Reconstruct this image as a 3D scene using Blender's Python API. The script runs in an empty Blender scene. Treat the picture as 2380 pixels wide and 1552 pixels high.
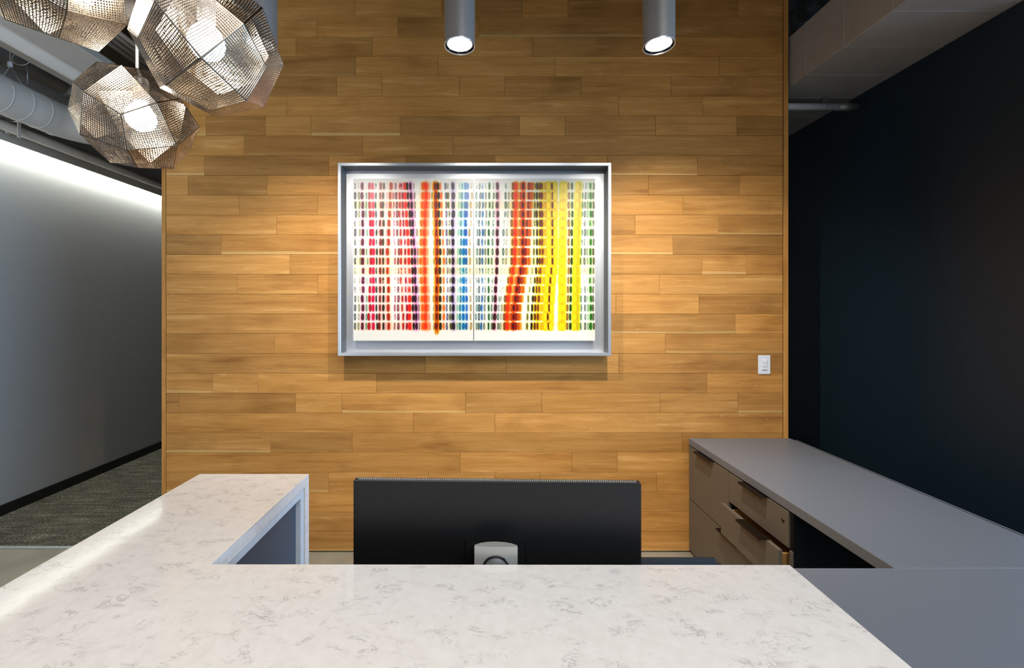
import bpy, bmesh, math, random
import numpy as np
from mathutils import Matrix, Vector

random.seed(7)
C = bpy.context.scene.collection
S = bpy.context.scene
PI = math.pi

# ------------------------------------------------------------------ camera
H = 1.567                      # eye height
F, VX, VY = 990.0, 1131.0, 722.0   # focal length and vanishing point in pixels of the 2380x1552 frame
cam = bpy.data.cameras.new('camera')
cam.sensor_fit = 'HORIZONTAL'
cam.sensor_width = 36.0
cam.lens = F / 2380 * 36
cam.shift_x = (1190 - VX) / 2380
cam.shift_y = -(776 - VY) / 2380
cam.clip_start = 0.02
cam.clip_end = 60
co = bpy.data.objects.new('camera', cam)
co.location = (0, 0, H)
co.rotation_euler = (PI / 2, 0, 0)
C.objects.link(co)
S.camera = co

# ------------------------------------------------------------------ world, exposure, room lights
S.view_settings.view_transform = 'Standard'
S.view_settings.look = 'None'
S.view_settings.gamma = 1.0
S.view_settings.use_curve_mapping = False
S.view_settings.exposure = 0.0
w = bpy.data.worlds.new('lobby_daylight')
S.world = w
w.use_nodes = True
bg = w.node_tree.nodes['Background']
bg.inputs[0].default_value = (0.74, 0.84, 1.0, 1)
bg.inputs[1].default_value = 0.26
S.cycles.sample_clamp_indirect = 6.0


def area(name, loc, rot, sx, sy, power, col, spread=180):
    l = bpy.data.lights.new(name, 'AREA')
    l.shape = 'RECTANGLE'
    l.size, l.size_y = sx, sy
    l.energy = power
    l.color = col
    l.spread = math.radians(spread)
    o = bpy.data.objects.new(name, l)
    o.location = loc
    o.rotation_euler = rot
    C.objects.link(o)
    return o


# daylight through the glass front far to the right, and fill lights added above and behind the camera
area('window_and_fill_light', (5.2, -0.6, 1.45), (0, PI / 2 - 0.28, 0), 2.2, 3.6, 190, (0.42, 0.67, 1.0), 105)
lv = area('window_and_fill_light', (-2.6, -1.4, 1.5), (0, 0, 0), 1.0, 1.6, 19, (0.80, 0.88, 1.0), 75)  # added fill aimed at the corridor ducts, not a real window
lv.rotation_euler = Vector((-0.65, 4.5, 1.65)).to_track_quat('-Z', 'Y').to_euler()
area('overhead_fill_light', (-0.7, -0.2, 3.5), (0, 0, 0), 1.6, 1.2, 19, (1.0, 0.96, 0.92), 115)  # added fill that brightens the white counter, no real fixture
area('overhead_fill_light', (1.3, -1.6, 3.5), (math.radians(32), 0, 0), 2.0, 1.2, 44, (1.0, 0.98, 0.96), 120)  # added fill tilted forward to lift the right side of the oak wall

area('window_and_fill_light', (2.22, 4.9, 1.5), (math.radians(118), 0, 0), 0.5, 1.2, 2.5, (0.45, 0.70, 1.0))


# ------------------------------------------------------------------ materials
def srgb(r, g, b):
    f = lambda v: (v / 255 / 12.92) if v / 255 <= 0.04045 else ((v / 255 + 0.055) / 1.055) ** 2.4
    return (f(r), f(g), f(b), 1)


class NT:
    def __init__(s, name):
        s.m = bpy.data.materials.new(name)
        s.m.use_nodes = True
        s.t = s.m.node_tree
        s.b = s.t.nodes['Principled BSDF']
        s.tc = None

    def n(s, kind, **kw):
        x = s.t.nodes.new('ShaderNode' + kind)
        for k, v in kw.items():
            if hasattr(x, k) and k not in x.inputs:
                setattr(x, k, v)
            else:
                x.inputs[k].default_value = v
        return x

    def l(s, a, b):
        s.t.links.new(a, b)

    def coord(s, scale=(1, 1, 1), rot=(0, 0, 0), out='Object', offset=None):
        if s.tc is None:
            s.tc = s.n('TexCoord')
        src = s.tc.outputs[out]
        if offset is not None:
            v = s.n('VectorMath', operation='ADD')
            s.l(src, v.inputs[0])
            s.l(offset, v.inputs[1])
            src = v.outputs[0]
        mp = s.n('Mapping')
        mp.inputs['Scale'].default_value = scale
        mp.inputs['Rotation'].default_value = rot
        s.l(src, mp.inputs[0])
        return mp.outputs[0]

    def noise(s, vec, scale, detail=4, rough=0.55, dist=0.0):
        x = s.n('TexNoise')
        x.inputs['Scale'].default_value = scale
        x.inputs['Detail'].default_value = detail
        x.inputs['Roughness'].default_value = rough
        x.inputs['Distortion'].default_value = dist
        s.l(vec, x.inputs['Vector'])
        return x.outputs['Fac']

    def ramp(s, fac, stops):
        r = s.n('ValToRGB')
        e = r.color_ramp.elements
        while len(e) < len(stops):
            e.new(0.5)
        for i, (p, c) in enumerate(stops):
            e[i].position = p
            e[i].color = c if len(c) == 4 else (*c, 1)
        s.l(fac, r.inputs[0])
        return r.outputs[0]

    def mix(s, a, b, fac, mode='MIX'):
        x = s.n('MixRGB', blend_type=mode)
        for inp, v in ((x.inputs[0], fac), (x.inputs[1], a), (x.inputs[2], b)):
            if hasattr(v, 'is_linked') or hasattr(v, 'links'):
                s.l(v, inp)
            elif isinstance(v, (int, float)):
                inp.default_value = v
            else:
                inp.default_value = v if len(v) == 4 else (*v, 1)
        return x.outputs[0]

    def math(s, op, a, b=None):
        x = s.n('Math', operation=op)
        for i, v in enumerate((a, b)):
            if v is None:
                continue
            if isinstance(v, (int, float)):
                x.inputs[i].default_value = v
            else:
                s.l(v, x.inputs[i])
        return x.outputs[0]

    def col(s, c):
        if hasattr(c, 'links'):
            s.l(c, s.b.inputs['Base Color'])
        else:
            s.b.inputs['Base Color'].default_value = c

    def bump(s, h, strength=0.2, dist=0.002):
        x = s.n('Bump')
        x.inputs['Strength'].default_value = strength
        x.inputs['Distance'].default_value = dist
        s.l(h, x.inputs['Height'])
        s.l(x.outputs[0], s.b.inputs['Normal'])


def simple(name, c, rough=0.5, metal=0.0, var=0.06, scale=30, spec=0.5, bump=0.0, stretch=(1, 1, 1)):
    """plain painted / moulded / metal surface with a little procedural variation"""
    t = NT(name)
    v = t.noise(t.coord(stretch), scale, 4)
    lo = tuple(x * (1 - var) for x in c[:3]) + (1,)
    hi = tuple(min(1, x * (1 + var)) for x in c[:3]) + (1,)
    t.col(t.ramp(v, [(0.3, lo), (0.7, hi)]))
    t.b.inputs['Roughness'].default_value = rough
    t.b.inputs['Metallic'].default_value = metal
    t.b.inputs['Specular IOR Level'].default_value = spec
    if bump:
        t.bump(v, bump, 0.001)
    return t.m


def emit(name, c, strength):
    t = NT(name)
    t.col((0.9, 0.9, 0.9, 1))
    t.b.inputs['Emission Color'].default_value = c
    t.b.inputs['Emission Strength'].default_value = strength
    return t.m


def wood(name, vertical=False):
    t = NT(name)
    oi = t.n('ObjectInfo')
    off = t.n('VectorMath', operation='SCALE')
    off.inputs[0].default_value = (37.0, 11.0, 23.0)
    t.l(oi.outputs['Random'], off.inputs['Scale'])
    o = off.outputs[0]
    k = (lambda a, b: (b, 1, a)) if vertical else (lambda a, b: (a, 1, b))
    fine = t.noise(t.coord(k(2.5, 95), offset=o), 3, 6, 0.7)
    streak = t.noise(t.coord(k(0.7, 11), offset=o), 2.2, 5, 0.6, 0.6)
    patch = t.noise(t.coord(k(1.6, 3.0), offset=o), 1.7, 3, 0.5)
    fleck = t.noise(t.coord(k(16, 60), rot=(0, 0.5, 0), offset=o), 2.0, 2, 0.5, 1.0)
    base = t.ramp(streak, [(0.2, srgb(150, 99, 48)), (0.40, srgb(184, 130, 66)), (0.6, srgb(197, 143, 77)), (0.82, srgb(224, 175, 108))])
    base = t.mix(base, t.ramp(fine, [(0.3, (0.70, 0.68, 0.64)), (0.55, (1, 1, 1)), (0.8, (1.04, 1.03, 1.02))]), 0.7, 'MULTIPLY')
    base = t.mix(base, t.ramp(patch, [(0.3, (0.66, 0.62, 0.58)), (0.46, (1, 1, 1))]), 0.6, 'MULTIPLY')
    fm = t.ramp(fleck, [(0.66, (0, 0, 0)), (0.72, (1, 1, 1))])
    fm = t.math('MULTIPLY', fm, t.math('MULTIPLY', t.ramp(oi.outputs['Random'], [(0.55, (0, 0, 0)), (0.75, (1, 1, 1))]), 0.35))
    base = t.mix(base, srgb(226, 190, 140), fm)
    if not vertical:       # pale sapwood edge along the lower side of some boards
        sep = t.n('SeparateXYZ')
        t.l(t.coord(out='Generated'), sep.inputs[0])
        low = t.math('ADD', sep.outputs['Z'], t.math('MULTIPLY', t.math('SUBTRACT', streak, 0.5), 0.35))
        em = t.math('MULTIPLY', t.ramp(low, [(0.10, (1, 1, 1)), (0.14, (0, 0, 0))]), t.ramp(t.math('FRACT', t.math('MULTIPLY', oi.outputs['Random'], 7.0)), [(0.80, (0, 0, 0)), (0.84, (0.42, 0.42, 0.42))]))
        base = t.mix(base, srgb(232, 196, 128), em)
    base = t.mix(base, oi.outputs['Color'], 1.0, 'MULTIPLY')
    t.col(base)
    t.b.inputs['Roughness'].default_value = 0.5
    t.b.inputs['Specular IOR Level'].default_value = 0.18
    t.bump(fine, 0.12, 0.001)
    return t.m


def quartz(name):
    t = NT(name)
    v1 = t.coord((1, 1, 1), rot=(0, 0, 0.5))
    n1 = t.noise(t.coord((15, 30, 30), rot=(0, 0, 0.45)), 1.6, 7, 0.66, 1.2)
    vein = t.ramp(t.math('ABSOLUTE', t.math('SUBTRACT', n1, 0.5)), [(0.0, (1, 1, 1)), (0.012, (0.55, 0.55, 0.55)), (0.035, (0, 0, 0))])
    mask = t.ramp(t.noise(t.coord((13, 22, 22), rot=(0, 0, 0.45)), 1.5, 3, 0.6, 0.4), [(0.50, (0, 0, 0)), (0.64, (1, 1, 1))])
    n2 = t.noise(v1, 55, 5, 0.6)
    cloud = t.ramp(n2, [(0.35, srgb(228, 223, 217)), (0.7, srgb(221, 215, 208))])
    cloud = t.mix(cloud, srgb(196, 192, 188), t.math('MULTIPLY', mask, t.ramp(t.noise(v1, 30, 6, 0.7), [(0.45, (0, 0, 0)), (0.7, (0.36, 0.36, 0.36))])))
    t.col(t.mix(cloud, srgb(120, 118, 116), t.math('MULTIPLY', t.math('MULTIPLY', vein, mask), 0.55)))
    t.b.inputs['Roughness'].default_value = 0.08
    t.b.inputs['Specular IOR Level'].default_value = 0.7
    return t.m


def carpet_mat():
    t = NT('carpet_loop')
    a = t.noise(t.coord((38, 210, 1)), 1.6, 3, 0.6)
    b = t.noise(t.coord((5, 9, 1)), 1.2, 3, 0.6)
    rows = t.noise(t.coord((2.2, 26, 1)), 1.5, 3, 0.6)
    s = t.math('ADD', t.math('MULTIPLY', a, 0.72), t.math('ADD', t.math('MULTIPLY', b, 0.12), t.math('MULTIPLY', rows, 0.22)))
    t.col(t.ramp(s, [(0.40, srgb(34, 33, 27)), (0.54, srgb(70, 68, 58)), (0.62, srgb(120, 118, 104)), (0.70, srgb(190, 188, 172))]))
    t.b.inputs['Roughness'].default_value = 0.95
    t.b.inputs['Specular IOR Level'].default_value = 0.1
    t.bump(a, 0.6, 0.003)
    return t.m


def concrete_mat():
    t = NT('polished_concrete')
    a = t.noise(t.coord(), 3.0, 6, 0.6)
    b = t.noise(t.coord(), 120, 3, 0.6)
    c = t.ramp(a, [(0.3, srgb(128, 122, 106)), (0.7, srgb(156, 149, 132))])
    t.col(t.mix(c, t.ramp(b, [(0.35, (0.8, 0.8, 0.8)), (0.6, (1, 1, 1))]), 0.6, 'MULTIPLY'))
    t.b.inputs['Roughness'].default_value = 0.45
    return t.m


def foil_mat():
    t = NT('black_foil')
    t.col((0.10, 0.11, 0.11, 1))
    t.b.inputs['Roughness'].default_value = 0.25
    t.b.inputs['Metallic'].default_value = 0.85
    a = t.noise(t.coord((1, 1, 1)), 9, 6, 0.75, 1.5)
    t.bump(a, 1.0, 0.05)
    return t.m


def etched_mat():
    t = NT('etched_steel')
    a = t.noise(t.coord(), 40, 3)
    t.col(t.ramp(a, [(0.3, srgb(128, 119, 109)), (0.7, srgb(146, 137, 126))]))
    t.b.inputs['Metallic'].default_value = 1.0
    t.b.inputs['Roughness'].default_value = 0.24
    return t.m


def brushed(name, c, rough=0.3, sc=(1.2, 1, 240)):
    t = NT(name)
    a = t.noise(t.coord(sc), 3, 4)
    t.col(t.ramp(a, [(0.3, tuple(x * 0.93 for x in c[:3])), (0.7, c)]))
    t.b.inputs['Metallic'].default_value = 0.75
    t.b.inputs['Roughness'].default_value = rough
    return t.m


def print_mat():
    t = NT('printed_ink')
    at = t.n('Attribute', attribute_name='ink')
    t.col(at.outputs['Color'])
    t.b.inputs['Roughness'].default_value = 0.35
    t.b.inputs['Specular IOR Level'].default_value = 0.3
    return t.m


M = dict(
    oak=wood('oak_planks'), oak_v=wood('oak_trim', True), quartz=quartz('white_quartz'),
    carpet=carpet_mat(), concrete=concrete_mat(), foil=foil_mat(), etched=etched_mat(),
    art=print_mat(),
    wall_grey=simple('grey_wall_paint', srgb(166, 166, 162), 0.6, var=0.02, scale=12, bump=0.05),
    wall_black=simple('black_wall_paint', srgb(18, 36, 48), 0.45, var=0.12, scale=60, spec=0.45, bump=0.04),
    black=simple('black_laminate', srgb(13, 13, 13), 0.75, spec=0.2),
    base=simple('black_baseboard_rubber', srgb(18, 16, 13), 0.5),
    deck=simple('painted_ceiling_deck', srgb(98, 84, 64), 0.85, var=0.1, scale=6),
    duct=simple('grey_painted_duct', srgb(192, 188, 180), 0.55, var=0.04, scale=5),
    duct_r=simple('grey_painted_rectangular_duct', srgb(158, 152, 146), 0.5, var=0.05, scale=9),
    pipe=simple('grey_painted_pipe', srgb(172, 166, 154), 0.55, var=0.05, scale=8),
    lam=simple('grey_laminate', srgb(112, 115, 121), 0.42, var=0.02, scale=80),
    lam_front=simple('warm_shaded_laminate', srgb(104, 95, 83), 0.5, var=0.02, scale=80),  # grey laminate with the fronts' dimmer, warmer light put into its colour
    rail=simple('white_laminate', srgb(205, 208, 212), 0.45, var=0.02),
    recess=simple('slate_blue_panel', srgb(72, 80, 90), 0.55, var=0.04),
    handle=simple('dark_bronze', srgb(34, 24, 19), 0.35, metal=0.6),
    alu=brushed('brushed_aluminium', srgb(206, 210, 216), 0.32),
    alu_back=brushed('aluminium_back_sheet', srgb(196, 199, 204), 0.42),
    frame_in=simple('grey_frame_inner', srgb(96, 98, 98), 0.5),
    cyl=simple('silver_powder_coat', srgb(146, 143, 140), 0.42, metal=0.35, var=0.03),
    mon=simple('black_textured_plastic', srgb(15, 15, 15), 0.42, var=0.25, scale=600, bump=0.25),
    mon_d=simple('black_gloss_plastic', srgb(10, 10, 10), 0.3),
    mon_s=simple('silver_plastic', srgb(176, 174, 168), 0.35, metal=0.4, var=0.02),
    screen=simple('dark_screen', srgb(8, 9, 10), 0.15),
    white=simple('white_plastic', srgb(232, 234, 240), 0.35, var=0.01),
    slot=simple('grey_plastic', srgb(120, 124, 130), 0.5),
    steel=simple('galvanised_steel', srgb(150, 150, 148), 0.4, metal=0.7),
    blue=simple('dark_blue_fabric', srgb(10, 19, 27), 0.8, var=0.2, scale=300, bump=0.2),
    strip=simple('pale_metal_strip', srgb(196, 200, 194), 0.35, metal=0.5),
    wire=simple('white_cable', srgb(214, 212, 206), 0.5),
    drawer_in=simple('birch_drawer_box', srgb(176, 132, 78), 0.5, var=0.1, stretch=(1, 1, 10)),
    lens=emit('lit_lamp_lens', (0.93, 0.97, 1.0, 1), 2.6),
    bulb=emit('lit_bulb', (1.0, 0.91, 0.78, 1), 105.0),
    led=emit('led_strip_light', (0.95, 1.0, 0.97, 1), 105.0),
)


# ------------------------------------------------------------------ object helpers
def props(o, label=None, cat=None, group=None, kind=None):
    if label: o['label'] = label
    if cat: o['category'] = cat
    if group: o['group'] = group
    if kind: o['kind'] = kind
    return o


def empty(name, loc=(0, 0, 0), rz=0, **k):
    o = bpy.data.objects.new(name, None)
    o.location = loc
    o.rotation_euler = (0, 0, rz)
    o.empty_display_size = 0.05
    C.objects.link(o)
    return props(o, **k)


def link(name, me, mat, parent=None, loc=(0, 0, 0), smooth=False, **k):
    if mat is not None and not me.materials:
        me.materials.append(mat)
    if smooth:
        for p in me.polygons:
            p.use_smooth = True
    o = bpy.data.objects.new(name, me)
    o.location = loc
    if parent is not None:
        o.parent = parent
    C.objects.link(o)
    return props(o, **k)


def bm_obj(name, bm, mat, parent=None, loc=(0, 0, 0), smooth=False, **k):
    me = bpy.data.meshes.new(name)
    bmesh.ops.recalc_face_normals(bm, faces=bm.faces)
    bm.to_mesh(me)
    bm.free()
    return link(name, me, mat, parent, loc, smooth, **k)


def add_box(bm, a, b, bev=0.0, seg=1, mat=None):
    """box from corner a to corner b"""
    r = bmesh.ops.create_cube(bm, size=1.0)
    vs = r['verts']
    c = [(a[i] + b[i]) / 2 for i in range(3)]
    s = [abs(b[i] - a[i]) for i in range(3)]
    for v in vs:
        v.co = Vector((v.co.x * s[0] + c[0], v.co.y * s[1] + c[1], v.co.z * s[2] + c[2]))
    if mat is not None:
        bmesh.ops.transform(bm, matrix=mat, verts=vs)
    if bev:
        es = list({e for v in vs for e in v.link_edges})
        bmesh.ops.bevel(bm, geom=es, offset=bev, segments=seg, affect='EDGES', clamp_overlap=True)


def boxo(name, a, b, mat, parent=None, bev=0.001, seg=1, **k):
    """box object whose origin is the middle of its base; coordinates in the parent's space"""
    c = ((a[0] + b[0]) / 2, (a[1] + b[1]) / 2, min(a[2], b[2]))
    bm = bmesh.new()
    add_box(bm, [a[i] - c[i] for i in range(3)], [b[i] - c[i] for i in range(3)], bev, seg)
    return bm_obj(name, bm, mat, parent, c, **k)


def add_tube(bm, pts, r, n=12, cap=True):
    pts = [Vector(p) for p in pts]
    rs = r if isinstance(r, (list, tuple)) else [r] * len(pts)
    rings = []
    up = None
    for i, p in enumerate(pts):
        d = (pts[min(i + 1, len(pts) - 1)] - pts[max(i - 1, 0)]).normalized()
        if up is None:
            up = Vector((0, 0, 1)) if abs(d.z) < 0.9 else Vector((1, 0, 0))
        x = d.cross(up).normalized()
        up = x.cross(d).normalized()
        rings.append([bm.verts.new(p + rs[i] * (math.cos(2 * PI * k / n) * x + math.sin(2 * PI * k / n) * up)) for k in range(n)])
    for a, b in zip(rings, rings[1:]):
        for k in range(n):
            bm.faces.new((a[k], a[(k + 1) % n], b[(k + 1) % n], b[k]))
    if cap:
        bm.faces.new(rings[0][::-1])
        bm.faces.new(rings[-1])


def tubeo(name, pts, r, mat, parent=None, n=12, **k):
    bm = bmesh.new()
    add_tube(bm, pts, r, n)
    o = bm_obj(name, bm, mat, parent, (0, 0, 0), **k)
    for p in o.data.polygons:
        p.use_smooth = len(p.vertices) == 4
    return o


def add_lathe(bm, prof, n=32, axis_loc=(0, 0, 0)):
    """prof: list of (r, z)"""
    rings = []
    for r, z in prof:
        if r < 1e-6:
            rings.append([bm.verts.new((axis_loc[0], axis_loc[1], axis_loc[2] + z))])
        else:
            rings.append([bm.verts.new((axis_loc[0] + r * math.cos(2 * PI * k / n), axis_loc[1] + r * math.sin(2 * PI * k / n), axis_loc[2] + z)) for k in range(n)])
    for a, b in zip(rings, rings[1:]):
        for k in range(n):
            k2 = (k + 1) % n
            if len(a) == 1 and len(b) > 1:
                bm.faces.new((a[0], b[k2], b[k]))
            elif len(b) == 1 and len(a) > 1:
                bm.faces.new((a[k], a[k2], b[0]))
            elif len(a) > 1:
                bm.faces.new((a[k], a[k2], b[k2], b[k]))


def latheo(name, prof, mat, parent=None, n=32, loc=(0, 0, 0), **k):
    bm = bmesh.new()
    add_lathe(bm, prof, n)
    o = bm_obj(name, bm, mat, parent, loc, **k)
    for p in o.data.polygons:
        p.use_smooth = True
    me = o.data
    me.set_sharp_from_angle(angle=math.radians(35))
    return o


def torus_bm(R, r, n=40, m=8):
    bm = bmesh.new()
    rings = []
    for i in range(n):
        a = 2 * PI * i / n
        rings.append([bm.verts.new(((R + r * math.cos(2 * PI * j / m)) * math.cos(a), (R + r * math.cos(2 * PI * j / m)) * math.sin(a), r * math.sin(2 * PI * j / m))) for j in range(m)])
    for i in range(n):
        A, B = rings[i], rings[(i + 1) % n]
        for j in range(m):
            bm.faces.new((A[j], B[j], B[(j + 1) % m], A[(j + 1) % m]))
    return bm


def X(px, d):
    return (px - VX) / F * d


def Z(py, d):
    return H + (VY - py) / F * d


# ------------------------------------------------------------------ setting
D = 2.765                              # distance of the oak wall
XL, XR = -3.70, 2.52                   # left grey wall, right black wall
props(boxo('floor', (XL - 0.2, -3.0, -0.12), (6.0, 8.0, 0.0), M['concrete'], bev=0), kind='structure')
props(boxo('ceiling', (XL - 0.2, -2.4, 3.95), (6.0, 8.0, 4.1), M['deck'], bev=0), kind='structure')
fl = boxo('floor_carpet', (XL, 2.825, 0.0), (-2.10, 8.0, 0.006), M['carpet'], bev=0)
props(fl, 'dark grey flecked loop carpet in the left corridor', None, kind='structure')
props(boxo('trim_1', (XL, 2.80, 0.0), (-2.10, 2.825, 0.008), M['strip'], bev=0.001), 'pale metal strip between concrete floor and carpet', kind='structure')
props(boxo('wall_left', (XL - 0.15, -0.5, 0.0), (XL, 8.0, 3.95), M['wall_grey'], bev=0), kind='structure')
props(boxo('baseboard_left', (XL, -0.5, 0.0), (XL + 0.012, 8.0, 0.088), M['base'], bev=0.001), kind='structure')
props(boxo('wall_far', (XL, 7.9, 0.0), (6.0, 8.0, 3.95), M['wall_grey'], bev=0), kind='structure')
props(boxo('wall_right', (XR, 1.992, 0.0), (XR + 0.12, 7.9, 3.024), M['wall_black'], bev=0.001), kind='structure')

# oak plank wall: a body, trims and every plank
wb = boxo('wall_back', (-2.100, D + 0.016, 0.0), (1.950, D + 0.30, 3.88), M['black'], bev=0)
props(wb, kind='structure')
wx, wy, wz = wb.location
BY = lambda k: 39.5 + 46.0 * k
SC = F / D
rows = {
    -2: [700, 1290], -1: [520, 1010, 1500],
    0: [645, 824.6, 1027, 1213.5, 1320, 1715.7], 1: [520, 737, 924.5, 1113, 1500], 2: [688, 865, 1238, 1551],
    3: [470, 827, 1018, 1290, 1671.5], 4: [600, 782.6, 888, 1067.5, 1173, 1351, 1559.6], 5: [440, 666, 1438, 1633],
    6: [479, 617, 723, 930, 1207, 1313, 1523.5, 1712.6], 7: [568, 843, 1052.5], 8: [475, 764, 942, 1150, 1411.6, 1621],
    9: [437, 620.5, 980, 1240, 1507, 1719], 10: [556, 738, 1100, 1587], 11: [643, 900, 1250, 1476, 1670],
    12: [514, 960, 1300, 1564], 13: [673, 1020, 1632, 1735], 14: [550, 738, 1120, 1532.5], 15: [850, 1200, 1431.6, 1624.7],
    16: [860, 1300, 1709], 17: [638.6, 980, 1250, 1546], 18: [989, 1177, 1438], 19: [494, 599.5, 874.7, 1643.5],
    20: [415.7, 687, 794, 1082, 1259, 1534, 1715], 21: [961, 1150], 22: [629, 818, 1586], 23: [1069, 1329, 1435],
    24: [763, 996, 1150, 1255, 1527], 25: [560, 1180], 26: [700, 1360], 27: [500, 1010, 1460],
}
tones = {  # (row, index) -> lightness of planks that stand out in the photo
    (0, 3): 0.86, (0, 4): 1.12, (1, 3): 0.9, (1, 4): 0.9, (2, 3): 0.92, (3, 1): 0.86, (3, 3): 1.05, (4, 1): 0.85, (4, 5): 0.92,
    (5, 3): 1.03, (6, 1): 0.84, (6, 4): 0.86, (6, 5): 1.12, (6, 8): 0.86, (7, 1): 0.86, (8, 1): 0.86, (8, 6): 0.92, (9, 1): 0.9,
    (9, 5): 0.9, (9, 6): 1.06, (12, 0): 0.88, (12, 4): 0.82, (13, 4): 1.0, (14, 0): 0.94, (15, 4): 0.9, (16, 3): 1.13,
    (17, 0): 0.9, (18, 3): 0.93, (19, 3): 0.86, (19, 4): 1.05, (20, 0): 0.84, (20, 1): 0.9, (20, 5): 0.93, (21, 0): 0.95,
    (22, 0): 0.93, (22, 1): 0.85, (23, 0): 0.95, (23, 2): 0.95,
}
for r, js in rows.items():
    zt, zb = Z(BY(r - 1), D), Z(BY(r), D)
    if r == 27:
        zb = 0.008
    xs = [386] + js + [1819.5]
    for i, (a, b) in enumerate(zip(xs, xs[1:])):
        x0, x1 = X(a, D) + 0.0006, X(b, D) - 0.0006
        y0 = D - random.uniform(0.0, 0.0012)
        bm = bmesh.new()
        cx, cz = (x0 + x1) / 2, zb
        add_box(bm, (x0 - cx, 0, 0.0006), (x1 - cx, D + 0.016 - y0, zt - zb - 0.0006), 0.0012)
        o = bm_obj('plank', bm, M['oak'], wb, (cx - wx, y0 - wy, cz - wz))
        tn = tones.get((r, i), random.choice([0.90, 0.96, 1.0, 1.0, 1.04, 1.08]))
        tn = 1 + (tn - 1) * 1.5
        g = random.uniform(-0.015, 0.015)
        o.color = (tn * (1 + g), tn, tn * (1 - 2 * g), 1)
tl = boxo('trim', (-2.109 - wx, D - 0.0015 - wy, 0 - wz), (-2.0835 - wx, D + 0.30 - wy, 3.88 - wz), M['oak_v'], wb, label='vertical oak edge trim at the left end of the plank wall')
tr = boxo('trim', (1.928 - wx, D - 0.0015 - wy, 0 - wz), (1.958 - wx, D + 0.30 - wy, 3.88 - wz), M['oak_v'], wb, label='vertical oak edge trim at the right end of the plank wall')
tl.color = (0.95, 0.92, 0.88, 1)
tr.color = (1.12, 1.1, 1.06, 1)

# ------------------------------------------------------------------ ceiling services, right
rd = empty('rectangular_duct', (2.246, 3.2, 3.024), label='long grey painted rectangular duct along the top of the black wall', cat='duct')
boxo('duct_body', (-0.274, -2.9, 0.0), (0.274, 4.6, 0.325), M['duct_r'], rd, bev=0.003)
for i in range(14):
    y = 2.914 - 0.281 * (i - 5)
    boxo('seam', (-0.276, y - 3.2 - 0.0025, -0.0035), (0.272, y - 3.2 + 0.0025, 0.328), M['duct_r'], rd, bev=0.001)
sp = empty('sprinkler_pipe', (1.96, 2.90, 2.955), label='short grey pipe running into the top of the black wall', cat='pipe')
tubeo('pipe', [(-0.10, 0, 0), (0.44, 0, 0)], 0.0225, M['rail'], sp, 16)
tubeo('coupling', [(0.43, 0, 0), (0.558, 0, 0)], 0.026, M['steel'], sp, 16, label='round steel coupling at the wall')
bm = bmesh.new()
add_box(bm, (0.33, -0.004, -0.028), (0.36, 0.004, 0.068), 0.001)
bm_obj('hanger_strap', bm, M['steel'], sp)
bm = torus_bm(0.026, 0.004, 24, 6)
bmesh.ops.rotate(bm, verts=bm.verts, cent=(0, 0, 0), matrix=Matrix.Rotation(PI / 2, 3, 'Y'))
bm_obj('hanger_ring', bm, M['steel'], sp, (0.345, 0, 0))
# crinkled black foil insulated duct above
bm = bmesh.new()
nx, nz = 46, 34
rng = np.random.default_rng(5)
fo = empty('insulated_duct', (2.45, 3.55, 3.42), label='duct wrapped in crinkled black foil in the upper right corner', cat='duct')
ring = []
prof = []
for k in range(40):
    a = 2 * PI * k / 40
    prof.append((0.62 * max(-1, min(1, 1.35 * math.cos(a))), 0.24 * max(-1, min(1, 1.35 * math.sin(a))) + 0.24))
for j in range(40):
    y = -0.5 + 4.3 * j / 39
    ring.append([bm.verts.new((p[0] + rng.normal(0, 0.010), y + rng.normal(0, 0.012), p[1] + rng.normal(0, 0.010))) for p in prof])
for a, b in zip(ring, ring[1:]):
    for k in range(40):
        bm.faces.new((a[k], a[(k + 1) % 40], b[(k + 1) % 40], b[k]))
bm.faces.new(ring[0][::-1])
bm.faces.new(ring[-1])
bm_obj('foil_wrap', bm, M['foil'], fo)

# ------------------------------------------------------------------ ceiling services, left
h = 1.633
rc = boxo('rectangular_duct', (-2.754, 1.2, H + h), (-2.524, 6.9, H + h + 0.05), M['duct'], bev=0.004,
          label='flat grey painted duct above the lit left corridor, right of the pipes', cat='duct')
p1 = empty('round_pipe', (-2.87, 4.0, H + 1.70), label='wide grey painted pipe beside the flat duct over the corridor', cat='pipe')
tubeo('pipe', [(0, -2.8, -0.02), (0, 2.9, -0.02)], 0.075, M['duct'], p1, 24)
bx = boxo('cable_tray', (-3.06, 1.2, H + 1.66), (-2.95, 6.9, H + 1.72), M['pipe'], bev=0.003, label='narrow dull grey tray between the two corridor pipes', cat='tray')
p2 = empty('capped_pipe', (-3.568, 2.6, H + 1.90), label='grey pipe over the corridor that ends in a fitting behind the lower pendant', cat='pipe')
tubeo('pipe', [(0, -1.4, -0.02), (0, 1.0, -0.02)], 0.059, M['duct'], p2, 20)
tubeo('fitting', [(0, 0.98, -0.02), (0, 1.12, -0.02)], 0.064, M['steel'], p2, 8, label='dark hexagonal fitting')
for i, (rx, zz) in enumerate(((0.708, 1.90), (0.724, 1.90), (0.740, 1.90), (0.756, 1.90))):
    cp = ['nearest the oak wall of', 'second from the oak wall of', 'third from the oak wall of', 'farthest from the oak wall of'][3 - i]
    tubeo('conduit', [(-zz / rx, 1.0, H + zz), (-zz / rx, 6.9, H + zz)], 0.016, M['pipe'], None, 10,
          label='thin grey conduit, %s the four at the ceiling' % cp, cat='conduit', group='conduits over the corridor')

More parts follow.
